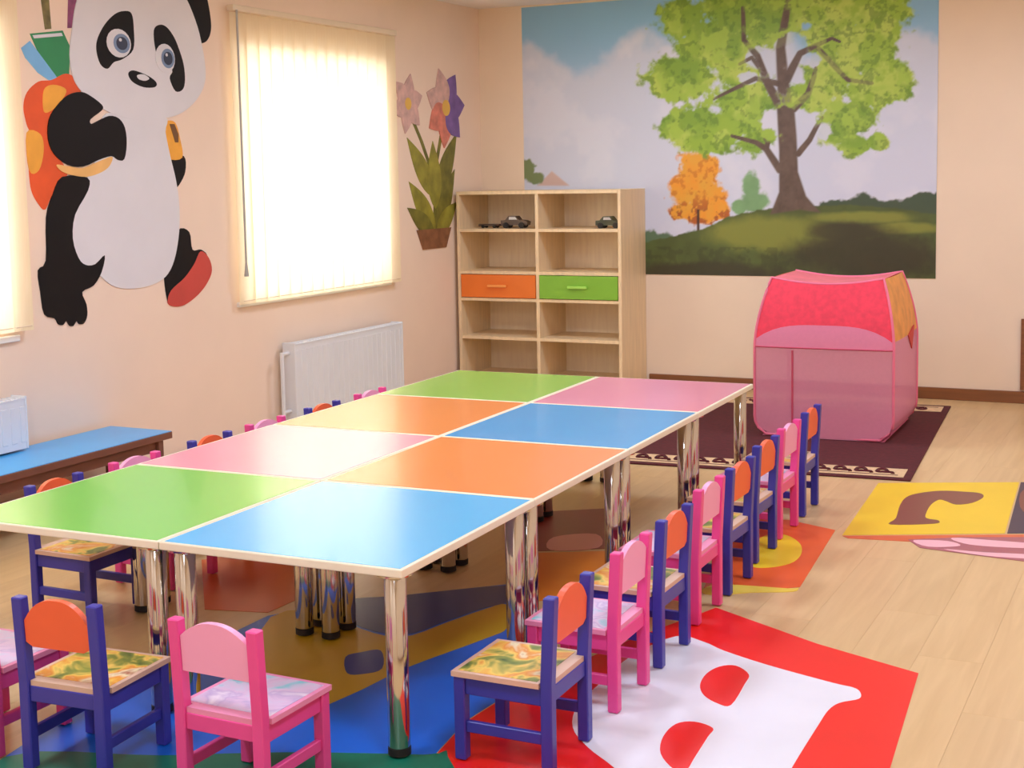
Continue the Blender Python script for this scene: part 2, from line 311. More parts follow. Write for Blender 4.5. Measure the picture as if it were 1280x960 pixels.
# windows: frame, mullion, panes
def glass_material():
    m = bpy.data.materials.new('window_glass')
    m.use_nodes = True; nt = m.node_tree; nt.nodes.clear()
    out = nt.nodes.new('ShaderNodeOutputMaterial'); mx = nt.nodes.new('ShaderNodeMixShader')
    tr = nt.nodes.new('ShaderNodeBsdfTransparent'); gl = nt.nodes.new('ShaderNodeBsdfGlossy')
    gl.inputs['Roughness'].default_value = 0.02
    mx.inputs[0].default_value = 0.05
    nt.links.new(tr.outputs[0], mx.inputs[1]); nt.links.new(gl.outputs[0], mx.inputs[2])
    nt.links.new(mx.outputs[0], out.inputs[0])
    return m
glass_m = glass_material()
for k, (a, b) in enumerate(WIN):
    bm = bmesh.new()
    for y0, y1, z0, z1 in ((a, a + 0.06, WZ0, WZ1), (b - 0.06, b, WZ0, WZ1), (a + 0.06, b - 0.06, WZ0, WZ0 + 0.06), (a + 0.06, b - 0.06, WZ1 - 0.06, WZ1), ((a + b) / 2 - 0.04, (a + b) / 2 + 0.04, WZ0 + 0.06, WZ1 - 0.06)):
        box(bm, -0.26, -0.20, y0, y1, z0, z1)
    w = structure(new_obj('window_%d' % (k + 1), bm, frame_m))
    for y0, y1 in ((a + 0.06, (a + b) / 2 - 0.04), ((a + b) / 2 + 0.04, b - 0.06)):
        new_obj('pane', B(-0.234, -0.226, y0, y1, WZ0 + 0.06, WZ1 - 0.06), glass_m, w)
    new_obj('window_sill', B(-0.20, 0.022, a - 0.06, b + 0.06, WZ0 - 0.05, WZ0 - 0.02, bevel=0.004), frame_m, w)

# vertical blinds in front of both windows
def slat_material():
    m = bpy.data.materials.new('blind_fabric')
    m.use_nodes = True; nt = m.node_tree; nt.nodes.clear()
    out = nt.nodes.new('ShaderNodeOutputMaterial'); mx = nt.nodes.new('ShaderNodeMixShader')
    mx.inputs[0].default_value = 0.55
    d = nt.nodes.new('ShaderNodeBsdfDiffuse'); t = nt.nodes.new('ShaderNodeBsdfTranslucent')
    tc = nt.nodes.new('ShaderNodeTexCoord')
    mp = nt.nodes.new('ShaderNodeMapping'); mp.inputs['Scale'].default_value = (60, 60, 2)
    n = nt.nodes.new('ShaderNodeTexNoise'); n.inputs['Scale'].default_value = 4.0
    r = nt.nodes.new('ShaderNodeValToRGB')
    r.color_ramp.elements[0].color = lin((244, 230, 196)); r.color_ramp.elements[1].color = lin((253, 244, 218))
    nt.links.new(tc.outputs['Object'], mp.inputs[0]); nt.links.new(mp.outputs[0], n.inputs['Vector'])
    nt.links.new(n.outputs['Fac'], r.inputs['Fac'])
    nt.links.new(r.outputs['Color'], d.inputs['Color']); nt.links.new(r.outputs['Color'], t.inputs['Color'])
    nt.links.new(d.outputs[0], mx.inputs[1]); nt.links.new(t.outputs[0], mx.inputs[2]); nt.links.new(mx.outputs[0], out.inputs[0])
    return m
slat_m = slat_material()
rail_m = mat('blind_rail', (232, 214, 186), 0.4, vary=0.03)
def blind(y0, y1, z0, z1, label):
    t = thing('vertical_blind', label, 'blind', (0.05, y0, z0), 0, 'vertical blinds on the left wall')
    H = z1 - z0
    new_obj('head_rail', B(-0.025, 0.025, -0.01, y1 - y0 + 0.01, H - 0.035, H, bevel=0.004), rail_m, t)
    n = int(round((y1 - y0) / 0.117)); p = (y1 - y0) / n
    bm = bmesh.new()
    N = 5; hw = p * 0.5 + 0.006
    rows = []
    for z in (0.0, H - 0.04):
        rows.append([bm.verts.new((0.005 * (1 - (2 * k / N - 1) ** 2), -hw + 2 * hw * k / N, z)) for k in range(N + 1)])
    for k in range(N): bm.faces.new((rows[0][k], rows[0][k + 1], rows[1][k + 1], rows[1][k]))
    s = new_obj('slat', bm, slat_m, t, smooth=True)
    for k in range(n):
        loc = (0, (k + 0.5) * p, 0); rot = (0, 0, -0.14 + random.uniform(-0.03, 0.03))
        if k == 0: s.location = loc; s.rotation_euler = rot
        else: share('slat', s, t, loc, rot)
    bm = bmesh.new()
    for k in range(n): tube(bm, [(0.012, (k + 0.5) * p - 0.05, 0.02), (0.014, (k + 0.5) * p + 0.05, 0.02)], 0.0025, 5)
    new_obj('weight_chain', bm, rail_m, t)
    new_obj('control_cord', tube(bmesh.new(), [(0.03, 0.012, H - 0.03), (0.03, 0.014, 0.24)], 0.006, 6), mat('cord_grey', (178, 176, 168), 0.5), t)
    new_obj('cord_weight', tube(bmesh.new(), [(0.03, 0.014, 0.24), (0.03, 0.014, 0.16)], [0.006, 0.014], 8), MATS['cord_grey'], t)
    return t
blind(6.44, 8.19, 0.83, 2.50, 'cream vertical blind, the fully visible one between panda and flower stickers')
blind(3.20, 4.84, 0.86, 2.50, 'cream vertical blind cut by the left edge, left of the panda sticker')

# ---------------------------------------------------------------- unseen fill panels added on the ceiling to brighten the room (above the frame)
fill_glow = bpy.data.materials.new('fill_diffuser')
nt, b = nodes(fill_glow)
b.inputs['Base Color'].default_value = (1, 1, 1, 1)
b.inputs['Emission Color'].default_value = (1, 0.95, 0.88, 1); b.inputs['Emission Strength'].default_value = 4.0
for i, (x, y) in enumerate([(x, y) for y in (-0.7, 2.1, 4.9, 7.7) for x in (1.9, 4.4)]):
    t = thing('fill_panel', 'added square white ceiling fill light, %s file, %s from the back wall' % (('left', 'right')[i % 2], ('fourth', 'third', 'second', 'first')[i // 2]), 'lamp', (x, y, ZC), 0, 'added ceiling fill lights')
    bm = bmesh.new()
    for a0, a1, b0, b1 in ((-0.31, 0.31, -0.31, -0.29), (-0.31, 0.31, 0.29, 0.31), (-0.31, -0.29, -0.29, 0.29), (0.29, 0.31, -0.29, 0.29)):
        box(bm, a0, a1, b0, b1, -0.03, 0)
    new_obj('frame', bm, frame_m, t)
    new_obj('diffuser', B(-0.29, 0.29, -0.29, 0.29, -0.02, -0.005), fill_glow, t)
    ld = bpy.data.lights.new('fill_light', 'AREA'); ld.shape = 'SQUARE'; ld.size = 0.58
    ld.energy = FILL; ld.color = (0.80, 0.97, 1.30)
    lo = bpy.data.objects.new('fill_light', ld); COL.objects.link(lo); lo.parent = t; lo.location = (0, 0, -0.035)

# ---------------------------------------------------------------- mural on the back wall (flat print, colour computed per point)
def smooth_noise(X, Z, scale, seed, octaves=4):
    rng = np.random.RandomState(seed); out = np.zeros_like(X); amp = 1.0; tot = 0
    for o in range(octaves):
        g = rng.rand(64, 64)
        u = X * scale % 63; v = Z * scale % 63
        i = np.floor(u).astype(int); j = np.floor(v).astype(int); fu = u - i; fv = v - j
        fu = fu * fu * (3 - 2 * fu); fv = fv * fv * (3 - 2 * fv)
        i1 = (i + 1) % 64; j1 = (j + 1) % 64
        out += amp * ((g[i, j] * (1 - fu) + g[i1, j] * fu) * (1 - fv) + (g[i, j1] * (1 - fu) + g[i1, j1] * fu) * fv)
        tot += amp; amp *= 0.55; scale *= 2.1
    return out / tot
def slin(c): return np.array(lin(c)[:3])
MX0, MX1, MZ0, MZ1 = 0.36, 3.345, 0.80, 2.757
NX, NZ = 440, 290
gx = np.linspace(MX0, MX1, NX); gz = np.linspace(MZ0, MZ1, NZ)
X, Z = np.meshgrid(gx, gz, indexing='ij')
n1 = smooth_noise(X, Z, 1.7, 1); n2 = smooth_noise(X, Z, 9.0, 2); n3 = smooth_noise(X, Z, 26.0, 3, 3); n4 = smooth_noise(X, Z, 3.2, 4)
sst = lambda a, b, v: np.clip((v - a) / (b - a), 0, 1) ** 2 * (3 - 2 * np.clip((v - a) / (b - a), 0, 1))
def put(C, m, col):
    m = m[..., None]
    return C * (1 - m) + np.asarray(col) * m
C = np.zeros(X.shape + (3,))
t = sst(1.25, 2.7, Z)
C = slin((208, 220, 244)) * (1 - t[..., None]) + slin((140, 192, 226)) * t[..., None]
cl = sst(0.0, 0.16, 2.47 + 0.10 * np.sin(X * 7.0 - 1.2) - Z + (n4 - 0.5) * 0.30 + (n2 - 0.5) * 0.08)
C = put(C, cl * 0.85, slin((216, 220, 236)))
C = put(C, sst(0.48, 0.70, n4) * 0.55 * sst(2.55, 2.40, Z), slin((228, 230, 242)))
C = put(C, sst(0.5, 0.75, n1) * 0.25 * sst(2.6, 3.2, X), slin((176, 196, 222)))
def poly_mask(P, soft=0.008):
    inside = np.zeros(X.shape, bool); dmin = np.full(X.shape, 9.0); L = len(P)
    for i in range(L):
        (x0, z0), (x1, z1) = P[i], P[(i + 1) % L]
        c = ((z0 > Z) != (z1 > Z)) & (X < (x1 - x0) * (Z - z0) / ((z1 - z0) or 1e-9) + x0)
        inside ^= c
        dx, dz = x1 - x0, z1 - z0
        tt = np.clip(((X - x0) * dx + (Z - z0) * dz) / (dx * dx + dz * dz + 1e-12), 0, 1)
        dmin = np.minimum(dmin, np.hypot(X - x0 - tt * dx, Z - z0 - tt * dz))
    return sst(-soft, soft, np.where(inside, dmin, -dmin))
def blobs(L, rough=0.5, soft=0.14, nz=None):
    nz = n2 if nz is None else nz
    m = np.zeros(X.shape)
    for cx, cz, rx, rz in L:
        d = np.sqrt(((X - cx) / rx) ** 2 + ((Z - cz) / rz) ** 2)
        m = np.maximum(m, sst(0, soft * 2, 1.0 - d + (nz - 0.5) * rough * 2 + (n3 - .5) * rough))
    return m
C = put(C, poly_mask(HOUSE), slin((214, 186, 176)))
C = put(C, blobs(BUSH), slin((120, 138, 92)))
hx = [p[0] for p in HEDGE]; hz = [p[1] for p in HEDGE]
hl = np.interp(X, hx, hz) + (n2 - 0.5) * 0.10
C = put(C, sst(-0.01, 0.01, hl - Z) * (X > 2.45), slin((70, 88, 66)))
far = 1.10 + (n2 - 0.5) * 0.12
C = put(C, sst(-0.01, 0.02, far - Z) * (X < 1.75), slin((96, 124, 92)))
C = put(C, blobs(GREENTREE, 0.3), slin((132, 176, 122)) * (0.8 + 0.4 * n2[..., None]))
# autumn tree
a = blobs(AUTUMN, 0.45)
col = slin((238, 150, 40)) * n2[..., None] * 2 * 0.55 + slin((240, 190, 70)) * (1 - n2[..., None]) * 0.9
C = put(C, a, col)
C = put(C, a * sst(0.45, 0.6, n3) * 0.8 * sst(1.42, 1.22, Z), slin((150, 66, 44)))
C = put(C, a * sst(0.56, 0.66, n3) * 0.5, slin((200, 100, 30)))
ax, az = AUTUMN[2][0], AUTUMN[2][1]
C = put(C, sst(0.014, 0.006, np.abs(X - ax)) * (Z < az) * (Z > az - 0.2), slin((80, 50, 40)))
# hill
hx = [p[0] for p in HILL]; hz = [p[1] for p in HILL]
gl = np.interp(X, hx, hz) + (n3 - 0.5) * 0.02
hm = sst(-0.006, 0.006, gl - Z)
hill = slin((84, 98, 48)) * np.ones(X.shape + (1,)) * (0.75 + 0.5 * n2[..., None])
def soft_blobs(L):
    m = np.zeros(X.shape)
    for cx, cz, rx, rz in L: m = np.maximum(m, sst(1.15, 0.55, np.sqrt(((X - cx) / rx) ** 2 + ((Z - cz) / rz) ** 2) + (n2 - .5) * 0.5))
    return m
hill = put(hill, soft_blobs(LIT) * 0.85, slin((142, 148, 62)))
hill = put(hill, soft_blobs(DARK) * 0.85, slin((62, 56, 40)))
hill = put(hill, sst(0.5, 0.62, n3) * 0.4 * (Z < 1.0), slin((60, 62, 36)))
C = put(C, hm, hill)
# big tree: crown behind, trunk and branches, then leaf clusters in front
def strokes(scale=1.0):
    m = np.zeros(X.shape)
    for br in BRANCHES:
        for (x0, z0, w0), (x1, z1, w1) in zip(br, br[1:]):
            dx, dz = x1 - x0, z1 - z0
            tt = np.clip(((X - x0) * dx + (Z - z0) * dz) / (dx * dx + dz * dz + 1e-12), 0, 1)
            d = np.hypot(X - x0 - tt * dx, Z - z0 - tt * dz)
            w = (w0 + (w1 - w0) * tt) * scale
            m = np.maximum(m, sst(1.25, 0.75, d / np.maximum(w, 0.006)))
    return m
crown = np.clip(blobs(CROWN, 0.42, 0.12) - 0.9 * blobs(CROWN_GAPS, 0.5, 0.15), 0, 1)
base = slin((156, 192, 66)) * np.ones(X.shape + (1,))
base = put(base, sst(0.42, 0.62, n2), slin((186, 210, 92)))
base = put(base, sst(0.50, 0.66, n4) * 0.7, slin((122, 164, 56)))
base = put(base, sst(0.53, 0.66, n3) * 0.6, slin((100, 136, 50)))
C = put(C, crown, base)
bark = slin((104, 86, 74)) * (0.7 + 0.6 * n3[..., None])
C = put(C, np.maximum(poly_mask(TRUNK), strokes() * (1 - 0.45 * crown * sst(0.45, 0.55, n2))), bark)
C = put(C, crown * sst(0.56, 0.64, n2) * sst(0.45, 0.55, n4) * (Z > 1.72) * 0.9, slin((168, 202, 76)))
C = np.clip(C, 0, 1)
me = bpy.data.meshes.new('wall_mural')
V = np.zeros((NX * NZ + 4, 3)); V[:NX * NZ, 0] = X.ravel(); V[:NX * NZ, 1] = -0.004; V[:NX * NZ, 2] = Z.ravel()
V[NX * NZ:] = [(MX0, 0, MZ0), (MX1, 0, MZ0), (MX1, 0, MZ1), (MX0, 0, MZ1)]
idx = np.arange(NX * NZ).reshape(NX, NZ)
F = np.stack([idx[:-1, :-1], idx[1:, :-1], idx[1:, 1:], idx[:-1, 1:]], -1).reshape(-1, 4)
k0 = NX * NZ; cs = [idx[0, 0], idx[-1, 0], idx[-1, -1], idx[0, -1]]
side = np.array([[k0 + i, k0 + (i + 1) % 4, cs[(i + 1) % 4], cs[i]] for i in range(4)])
F = np.vstack([F, side])
me.vertices.add(len(V)); me.vertices.foreach_set('co', V.astype(np.float32).ravel())
me.loops.add(F.size); me.loops.foreach_set('vertex_index', F.astype(np.int32).ravel())
me.polygons.add(len(F)); me.polygons.foreach_set('loop_start', np.arange(0, F.size, 4, dtype=np.int32))
me.update(calc_edges=True)
at = me.color_attributes.new('print', 'FLOAT_COLOR', 'POINT')
cc = np.ones((len(V), 4), np.float32); cc[:NX * NZ, :3] = C.reshape(-1, 3); cc[NX * NZ:, :3] = 0.6
at.data.foreach_set('color', cc.ravel())
mm = bpy.data.materials.new('mural_print'); nt, b = nodes(mm)
an = nt.nodes.new('ShaderNodeAttribute'); an.attribute_name = 'print'
nt.links.new(an.outputs['Color'], b.inputs['Base Color']); b.inputs['Roughness'].default_value = 0.5
me.materials.append(mm)
mural = bpy.data.objects.new('wall_mural', me); COL.objects.link(mural); mural.location = (0, YB - 0.0005, 0)
tag(mural, 'large printed mural of a green tree on a grassy hill, on the back wall', 'mural')

# ---------------------------------------------------------------- panda sticker on the left wall
def sticker_part(name, P, m, parent, d, smooth=True, n=4):
    return new_obj(name, slab(bmesh.new(), smooth_loop(P, n) if smooth else P, on_left, 0.0, d), m, parent)
ink = mat('sticker_black', (20, 16, 17), 0.6, vary=0.1, spec=0.25)
fur = mat('sticker_white', (226, 224, 228), 0.6, vary=0.03, scale=3)
red_o = mat('sticker_red_orange', (232, 88, 34), 0.55, vary=0.12, scale=5)
amber = mat('sticker_amber', (246, 172, 60), 0.55, vary=0.12, scale=8)
t = thing('panda_sticker', 'cartoon panda wall sticker with an orange backpack and books, left wall', 'sticker', (0.0005, 0, 0))
K = 0.0012
bp = sticker_part('backpack', PANDA['backpack'], red_o, t, 2 * K)
sticker_part('pocket', PANDA['pocket'], amber, bp, 3 * K); sticker_part('pocket', PANDA['pocket_low'], amber, bp, 3 * K)
bk = sticker_part('book', PANDA['book'], mat('book_green', (44, 140, 84), 0.5), t, 1.5 * K, False)
sticker_part('book_cover', PANDA['book_cover'], mat('book_blue', (124, 186, 232), 0.5), bk, 1.8 * K, False)
sticker_part('pages', PANDA['book_pages'], fur, bk, 3 * K, False)
sticker_part('pencil', PANDA['pencil'], mat('pencil_olive', (120, 110, 60), 0.5, vary=0.4, scale=18), t, K, False)
sticker_part('pencil', PANDA['pencil_b'], mat('pencil_plum', (142, 70, 110), 0.5, vary=0.3, scale=18), t, K, False)
sticker_part('ear', PANDA['ear'], ink, t, 3 * K); sticker_part('ear', PANDA['ear_left'], ink, t, 3 * K)
sticker_part('leg', PANDA['near_leg'], ink, t, 4.6 * K, True, 3)
fl = sticker_part('leg', PANDA['far_leg'], ink, t, 3 * K)
sticker_part('sole', PANDA['sole'], mat('sole_red', (206, 76, 66), 0.55), fl, 4 * K)
sticker_part('arm', PANDA['far_arm'], ink, t, 3 * K)
st = sticker_part('strap', PANDA['far_strap'], amber, t, 3.6 * K)
sticker_part('buckle', PANDA['strap_stripe'], mat('strap_brown', (120, 80, 40), 0.5), st, 5 * K, False)
sticker_part('belly', PANDA['body'], fur, t, 4 * K)
sticker_part('strap', PANDA['strap'], mat('strap_peach', (240, 186, 110), 0.55, vary=0.1), t, 5 * K)
sticker_part('arm', PANDA['near_arm'], ink, t, 6 * K, True, 3)
hd = sticker_part('head', PANDA['head'], fur, t, 5 * K)
for nm in ('eye_patch', 'eye_patch_r'): sticker_part('eye_patch', PANDA[nm], ink, hd, 6 * K)
ns = sticker_part('nose', PANDA['nose'], ink, hd, 6 * K)
sticker_part('nose_highlight', PANDA['nose_highlight'], fur, hd, 7 * K)
iris = mat('iris_blue', (120, 140, 172), 0.4); 
for (c, ex, ez) in EYES:
    rx, rz = abs(ex[0] - c[0]), abs(ez[1] - c[1])
    for nm, f, m_, lev in (('eyeball', 1.0, fur, 7), ('iris', 0.68, iris, 8), ('pupil', 0.46, mat('pupil', (26, 30, 60), 0.4), 9)):
        new_obj(nm, slab(bmesh.new(), ellipse(c[0] + (0.02 if lev > 7 else 0), c[1], rx * f, rz * f, 20), on_left, 0, lev * K), m_, hd)
    new_obj('glint', slab(bmesh.new(), ellipse(c[0] + 0.008, c[1] + rz * 0.24, rx * 0.12, rz * 0.12, 10), on_left, 0, 10 * K), fur, hd)

# ---------------------------------------------------------------- flower sticker near the corner
t = thing('flower_sticker', 'olive leafed flower wall sticker with purple and pink blooms, left of the shelf', 'sticker', (0.0005, 0, 0))
olive = mat('sticker_olive', (150, 144, 50), 0.6, vary=0.3, scale=9)
olive_d = mat('sticker_olive_dark', (118, 114, 42), 0.6, vary=0.3, scale=12)
def petal_shape(y0, z0, y1, z1, w):
    """pointed leaf or petal from its base to its tip"""
    dy, dz = y1 - y0, z1 - z0; L = math.hypot(dy, dz); ny, nz = -dz / L, dy / L
    out = []
    for k in range(0, 13): q = k / 12; h = w * math.sin(PI * q ** 0.8); out.append((y0 + dy * q + ny * h, z0 + dz * q + nz * h))
    for k in range(11, 0, -1): q = k / 12; h = w * math.sin(PI * q ** 0.8); out.append((y0 + dy * q - ny * h, z0 + dz * q - nz * h))
    return out
def flat(name, P, m, d): return new_obj(name, slab(bmesh.new(), P, on_left, 0, d), m, t)
for pts in ([(8.78, 1.17), (8.82, 1.6), (8.98, 2.0)], [(8.80, 1.5), (8.62, 1.78), (8.46, 1.98)]):
    flat('stem', [(y - 0.022, z) for y, z in pts] + [(y + 0.022, z) for y, z in reversed(pts)], olive_d, K)
for i, (y0, z0, y1, z1, w) in enumerate(((8.80, 1.14, 8.43, 1.50, 0.085), (8.80, 1.14, 9.10, 1.58, 0.09), (8.80, 1.38, 8.42, 1.80, 0.085), (8.82, 1.38, 9.14, 1.84, 0.09), (8.80, 1.30, 8.78, 1.78, 0.10), (8.78, 1.12, 8.40, 1.32, 0.07), (8.80, 1.12, 9.12, 1.34, 0.075))):
    flat('leaf', petal_shape(y0, z0, y1, z1, w), (olive, olive_d)[i % 2], (2 + 0.4 * i) * K)
pale = mat('sticker_pale_pink', (216, 176, 166), 0.6, vary=0.2, scale=14)
coral = mat('sticker_coral', (220, 132, 112), 0.6, vary=0.2, scale=16)
violet = mat('sticker_purple', (124, 96, 162), 0.6, vary=0.2, scale=12)
def bloom(cy, cz, r, w, cols, a0, lev):
    n = len(cols)
    for k, c in enumerate(cols):
        a = a0 + 2 * PI * k / n
        flat('petal', petal_shape(cy, cz, cy + r * math.cos(a), cz + r * math.sin(a), w), c, (lev + 0.3 * k) * K)
    flat('flower_centre', ellipse(cy, cz, r * 0.2, r * 0.2, 16), mat('sticker_centre', (236, 190, 90), 0.6), (lev + 0.3 * n + 0.5) * K)
bloom(8.98, 2.02, 0.29, 0.10, [violet, violet, pale, pale, coral, coral, violet], 0.1, 5)
bloom(8.44, 2.03, 0.21, 0.07, [pale, pale, pale, pale, pale, pale], 0.3, 5)
flat('pot', [(8.52, 1.16), (9.02, 1.16), (8.94, 1.02), (8.60, 1.02)], mat('sticker_earth', (140, 92, 60), 0.6, vary=0.3, scale=14), 6 * K)

# ---------------------------------------------------------------- radiators under the windows
rad_m = mat('radiator_enamel', (228, 232, 236), 0.4, vary=0.02)
rad_g = mat('radiator_grille', (170, 160, 150), 0.5)
def radiator(y0, y1, z0, z1, label, riser=True):
    t = thing('radiator', label, 'radiator', (0.001, y0, z0), 0, 'white panel radiators')
    L, H = y1 - y0, z1 - z0
    bm = bmesh.new()
    box(bm, 0.105, 0.115, 0.012, L - 0.012, 0.0, H - 0.012)
    n = int(L / 0.055)
    for k in range(n):
        y = (k + 0.5) * L / n
        box(bm, 0.113, 0.118, y - 0.016, y + 0.016, 0.03, H - 0.045, bevel=0.002)
    new_obj('front_panel', bm, rad_m, t)
    new_obj('back_panel', B(0.035, 0.045, 0.012, L - 0.012, 0.0, H - 0.012), rad_m, t)
    for y in (0.0, L - 0.012): new_obj('side_cover', B(0.03, 0.12, y, y + 0.012, 0.0, H, bevel=0.003), rad_m, t)
    bm = bmesh.new()
    box(bm, 0.032, 0.118, 0.012, L - 0.012, H - 0.014, H - 0.008)
    m_ = int(L / 0.03)
    for k in range(m_): box(bm, 0.045, 0.105, (k + 0.25) * L / m_, (k + 0.75) * L / m_, H - 0.008, H - 0.004)
    new_obj('top_grille', bm, rad_m, t)
    for z in (0.06, H - 0.06):
        new_obj('pipe', tube(bmesh.new(), [(0.075, -0.07, z), (0.075, 0.02, z)], 0.011, 10), rad_m, t)
    if riser: new_obj('supply_pipe', tube(bmesh.new(), [(0.075, -0.07, -z0 + 0.0), (0.075, -0.07, H - 0.05)], 0.012, 10), rad_m, t)
    for y in (0.2, L - 0.2):
        new_obj('bracket', B(0.0, 0.04, y - 0.015, y + 0.015, 0.05, H - 0.05), rad_g, t)
    return t
radiator(6.84, 8.10, 0.10, 0.567, 'white panel radiator under the fully visible blind')
radiator(3.50, 4.72, 0.332, 0.572, 'white panel radiator at the left edge, behind the blue bench', False)

# ---------------------------------------------------------------- open shelf unit against the back wall
wood = mat('birch_board', (238, 212, 170), 0.45, vary=0.07, scale=5, stretch=(8, 8, 0.8))
wood_back = mat('birch_back', (252, 232, 202), 0.5, vary=0.06, scale=5, stretch=(8, 8, 0.8))
SX0, SX1, SYF, SYB, SH = 0.035, 1.318, 9.05, 9.528, 1.418
t = thing('shelf_unit', 'birch open shelf unit with one orange and one green drawer, back corner', 'shelf', ((SX0 + SX1) / 2, (SYF + SYB) / 2, 0))
hw, hd_ = (SX1 - SX0) / 2, (SYB - SYF) / 2
TH = 0.024
for x in (-hw, hw - TH): new_obj('side_panel', B(x, x + TH, -hd_, hd_, 0, SH, bevel=0.002), wood, t)
new_obj('divider', B(-TH / 2, TH / 2, -hd_ + 0.004, hd_ - 0.012, 0.05, SH - TH), wood, t)
new_obj('top_panel', B(-hw + TH, hw - TH, -hd_, hd_, SH - TH, SH), wood, t)
new_obj('back_panel', B(-hw + TH, hw - TH, hd_ - 0.012, hd_ - 0.002, 0.02, SH - TH), wood_back, t)
new_obj('plinth', B(-hw + TH, hw - TH, -hd_ + 0.03, -hd_ + 0.046, 0, 0.05), wood, t)
SZ = [0.05, 0.345, 0.625, 0.82, 1.125]    # undersides of the shelves
for z in SZ:
    for x0, x1 in ((-hw + TH, -TH / 2), (TH / 2, hw - TH)):
        new_obj('shelf_board', B(x0, x1, -hd_ + 0.004, hd_ - 0.012, z, z + 0.022), wood, t)
for x0, x1, c, nm in ((-hw + TH, -TH / 2, (240, 124, 44), 'orange'), (TH / 2, hw - TH, (132, 190, 58), 'green')):
    dm = mat('drawer_' + nm, c, 0.35, vary=0.03)
    d = new_obj('drawer', B(x0 + 0.004, x1 - 0.004, -hd_ - 0.004, -hd_ + 0.014, 0.651, 0.816, bevel=0.003), dm, t)
    d['label'] = nm + ' drawer front'
    xc = (x0 + x1) / 2
    bm = bmesh.new()
    box(bm, xc - 0.075, xc + 0.075, -hd_ - 0.026, -hd_ - 0.014, 0.726, 0.746, bevel=0.004)
    box(bm, xc - 0.07, xc - 0.05, -hd_ - 0.016, -hd_ - 0.003, 0.73, 0.742); box(bm, xc + 0.05, xc + 0.07, -hd_ - 0.016, -hd_ - 0.003, 0.73, 0.742)
    new_obj('handle', bm, mat('handle_' + nm, tuple(min(255, int(v * 1.0 + 40)) for v in c), 0.3), d)
    new_obj('drawer_box', B(x0 + 0.015, x1 - 0.015, -hd_ + 0.014, hd_ - 0.03, 0.655, 0.80), wood, d)

def toy_car(loc, rz, body, label, L=0.15):
    t = thing('toy_car', label, 'toy', loc, rz, 'toys on the top shelf')
    s = L / 0.15
    P = [(-0.075, 0.016), (0.075, 0.016), (0.078, 0.034), (0.06, 0.042), (0.03, 0.045), (0.012, 0.066), (-0.03, 0.066), (-0.05, 0.045), (-0.075, 0.042)]
    new_obj('body', slab(bmesh.new(), [(a * s, b * s) for a, b in P], lambda a, b, d: (a, d, b), -0.03 * s, 0.03 * s), body, t)
    new_obj('window', slab(bmesh.new(), [(a * s, b * s) for a, b in ((-0.028, 0.047), (0.02, 0.047), (0.009, 0.061), (-0.026, 0.061))], lambda a, b, d: (a, d, b), -0.0315 * s, 0.0315 * s), mat('toy_window', (210, 205, 200), 0.1), t)
    for x in (-0.045, 0.045):
        for y in (-0.03, 0.03):
            w = tube(bmesh.new(), [(x * s, (y - 0.008) * s, 0.016 * s), (x * s, (y + 0.008) * s, 0.016 * s)], 0.016 * s, 14)
            new_obj('wheel', w, mat('toy_rubber', (40, 34, 30), 0.6), t)
    return t
brown_t = mat('toy_brown', (92, 70, 56), 0.35, vary=0.2, scale=20)
zt = 1.1472
toy_car((0.44, 9.20, zt), 0.1, brown_t, 'brown toy car on the top shelf, left compartment', 0.2)
tr = thing('toy_trailer', 'low flat brown toy trailer left of the brown toy car', 'toy', (0.235, 9.21, zt), 0.05, 'toys on the top shelf')
new_obj('bed', B(-0.09, 0.08, -0.03, 0.03, 0.014, 0.03, bevel=0.004), brown_t, tr)
new_obj('tow_bar', tube(bmesh.new(), [(0.08, 0, 0.02), (0.105, 0, 0.02)], 0.004, 8), brown_t, tr)
for x in (-0.05, 0.04):
    for y in (-0.03, 0.03): new_obj('wheel', tube(bmesh.new(), [(x, y - 0.006, 0.013), (x, y + 0.006, 0.013)], 0.013, 12), MATS['toy_rubber'], tr)
toy_car((1.19, 9.17, zt), 0.0, mat('toy_dark_green', (74, 76, 52), 0.4, vary=0.2), 'dark green toy car on the top shelf, right compartment', 0.19)

# ---------------------------------------------------------------- low wooden board at the right end of the back wall
t = thing('wall_board', 'brown wooden board on the back wall at the right edge', 'board', (3.885, YB, 0.09))
new_obj('panel', B(0.03, 0.72, -0.02, 0, 0, 0.46), mat('board_wood', (176, 124, 74), 0.4, vary=0.12, stretch=(1, 1, 6)), t)
new_obj('edge_strip', B(0, 0.03, -0.026, 0, 0, 0.46), base_m, t)

# ---------------------------------------------------------------- long blue bench along the left wall
blue_m = mat('bench_blue', (76, 178, 244), 0.3, vary=0.03)
brown_m = mat('bench_edge', (122, 78, 62), 0.4, vary=0.12)
t = thing('bench', 'long low bench with blue top along the left wall', 'bench', (0.23, 4.2, 0))
new_obj('seat_board', B(-0.195, 0.195, -1.15, 1.15, 0.285, 0.318, bevel=0.002), brown_m, t)
new_obj('seat_cover', B(-0.192, 0.192, -1.147, 1.147, 0.318, 0.321), blue_m, t)
new_obj('apron', B(0.15, 0.165, -1.09, 1.09, 0.23, 0.285), brown_m, t)
for x in (-0.16, 0.15):
    for y in (-1.09, 0, 1.06): new_obj('leg', B(x, x + 0.035, y, y + 0.035, 0, 0.285, bevel=0.003), brown_m, t)

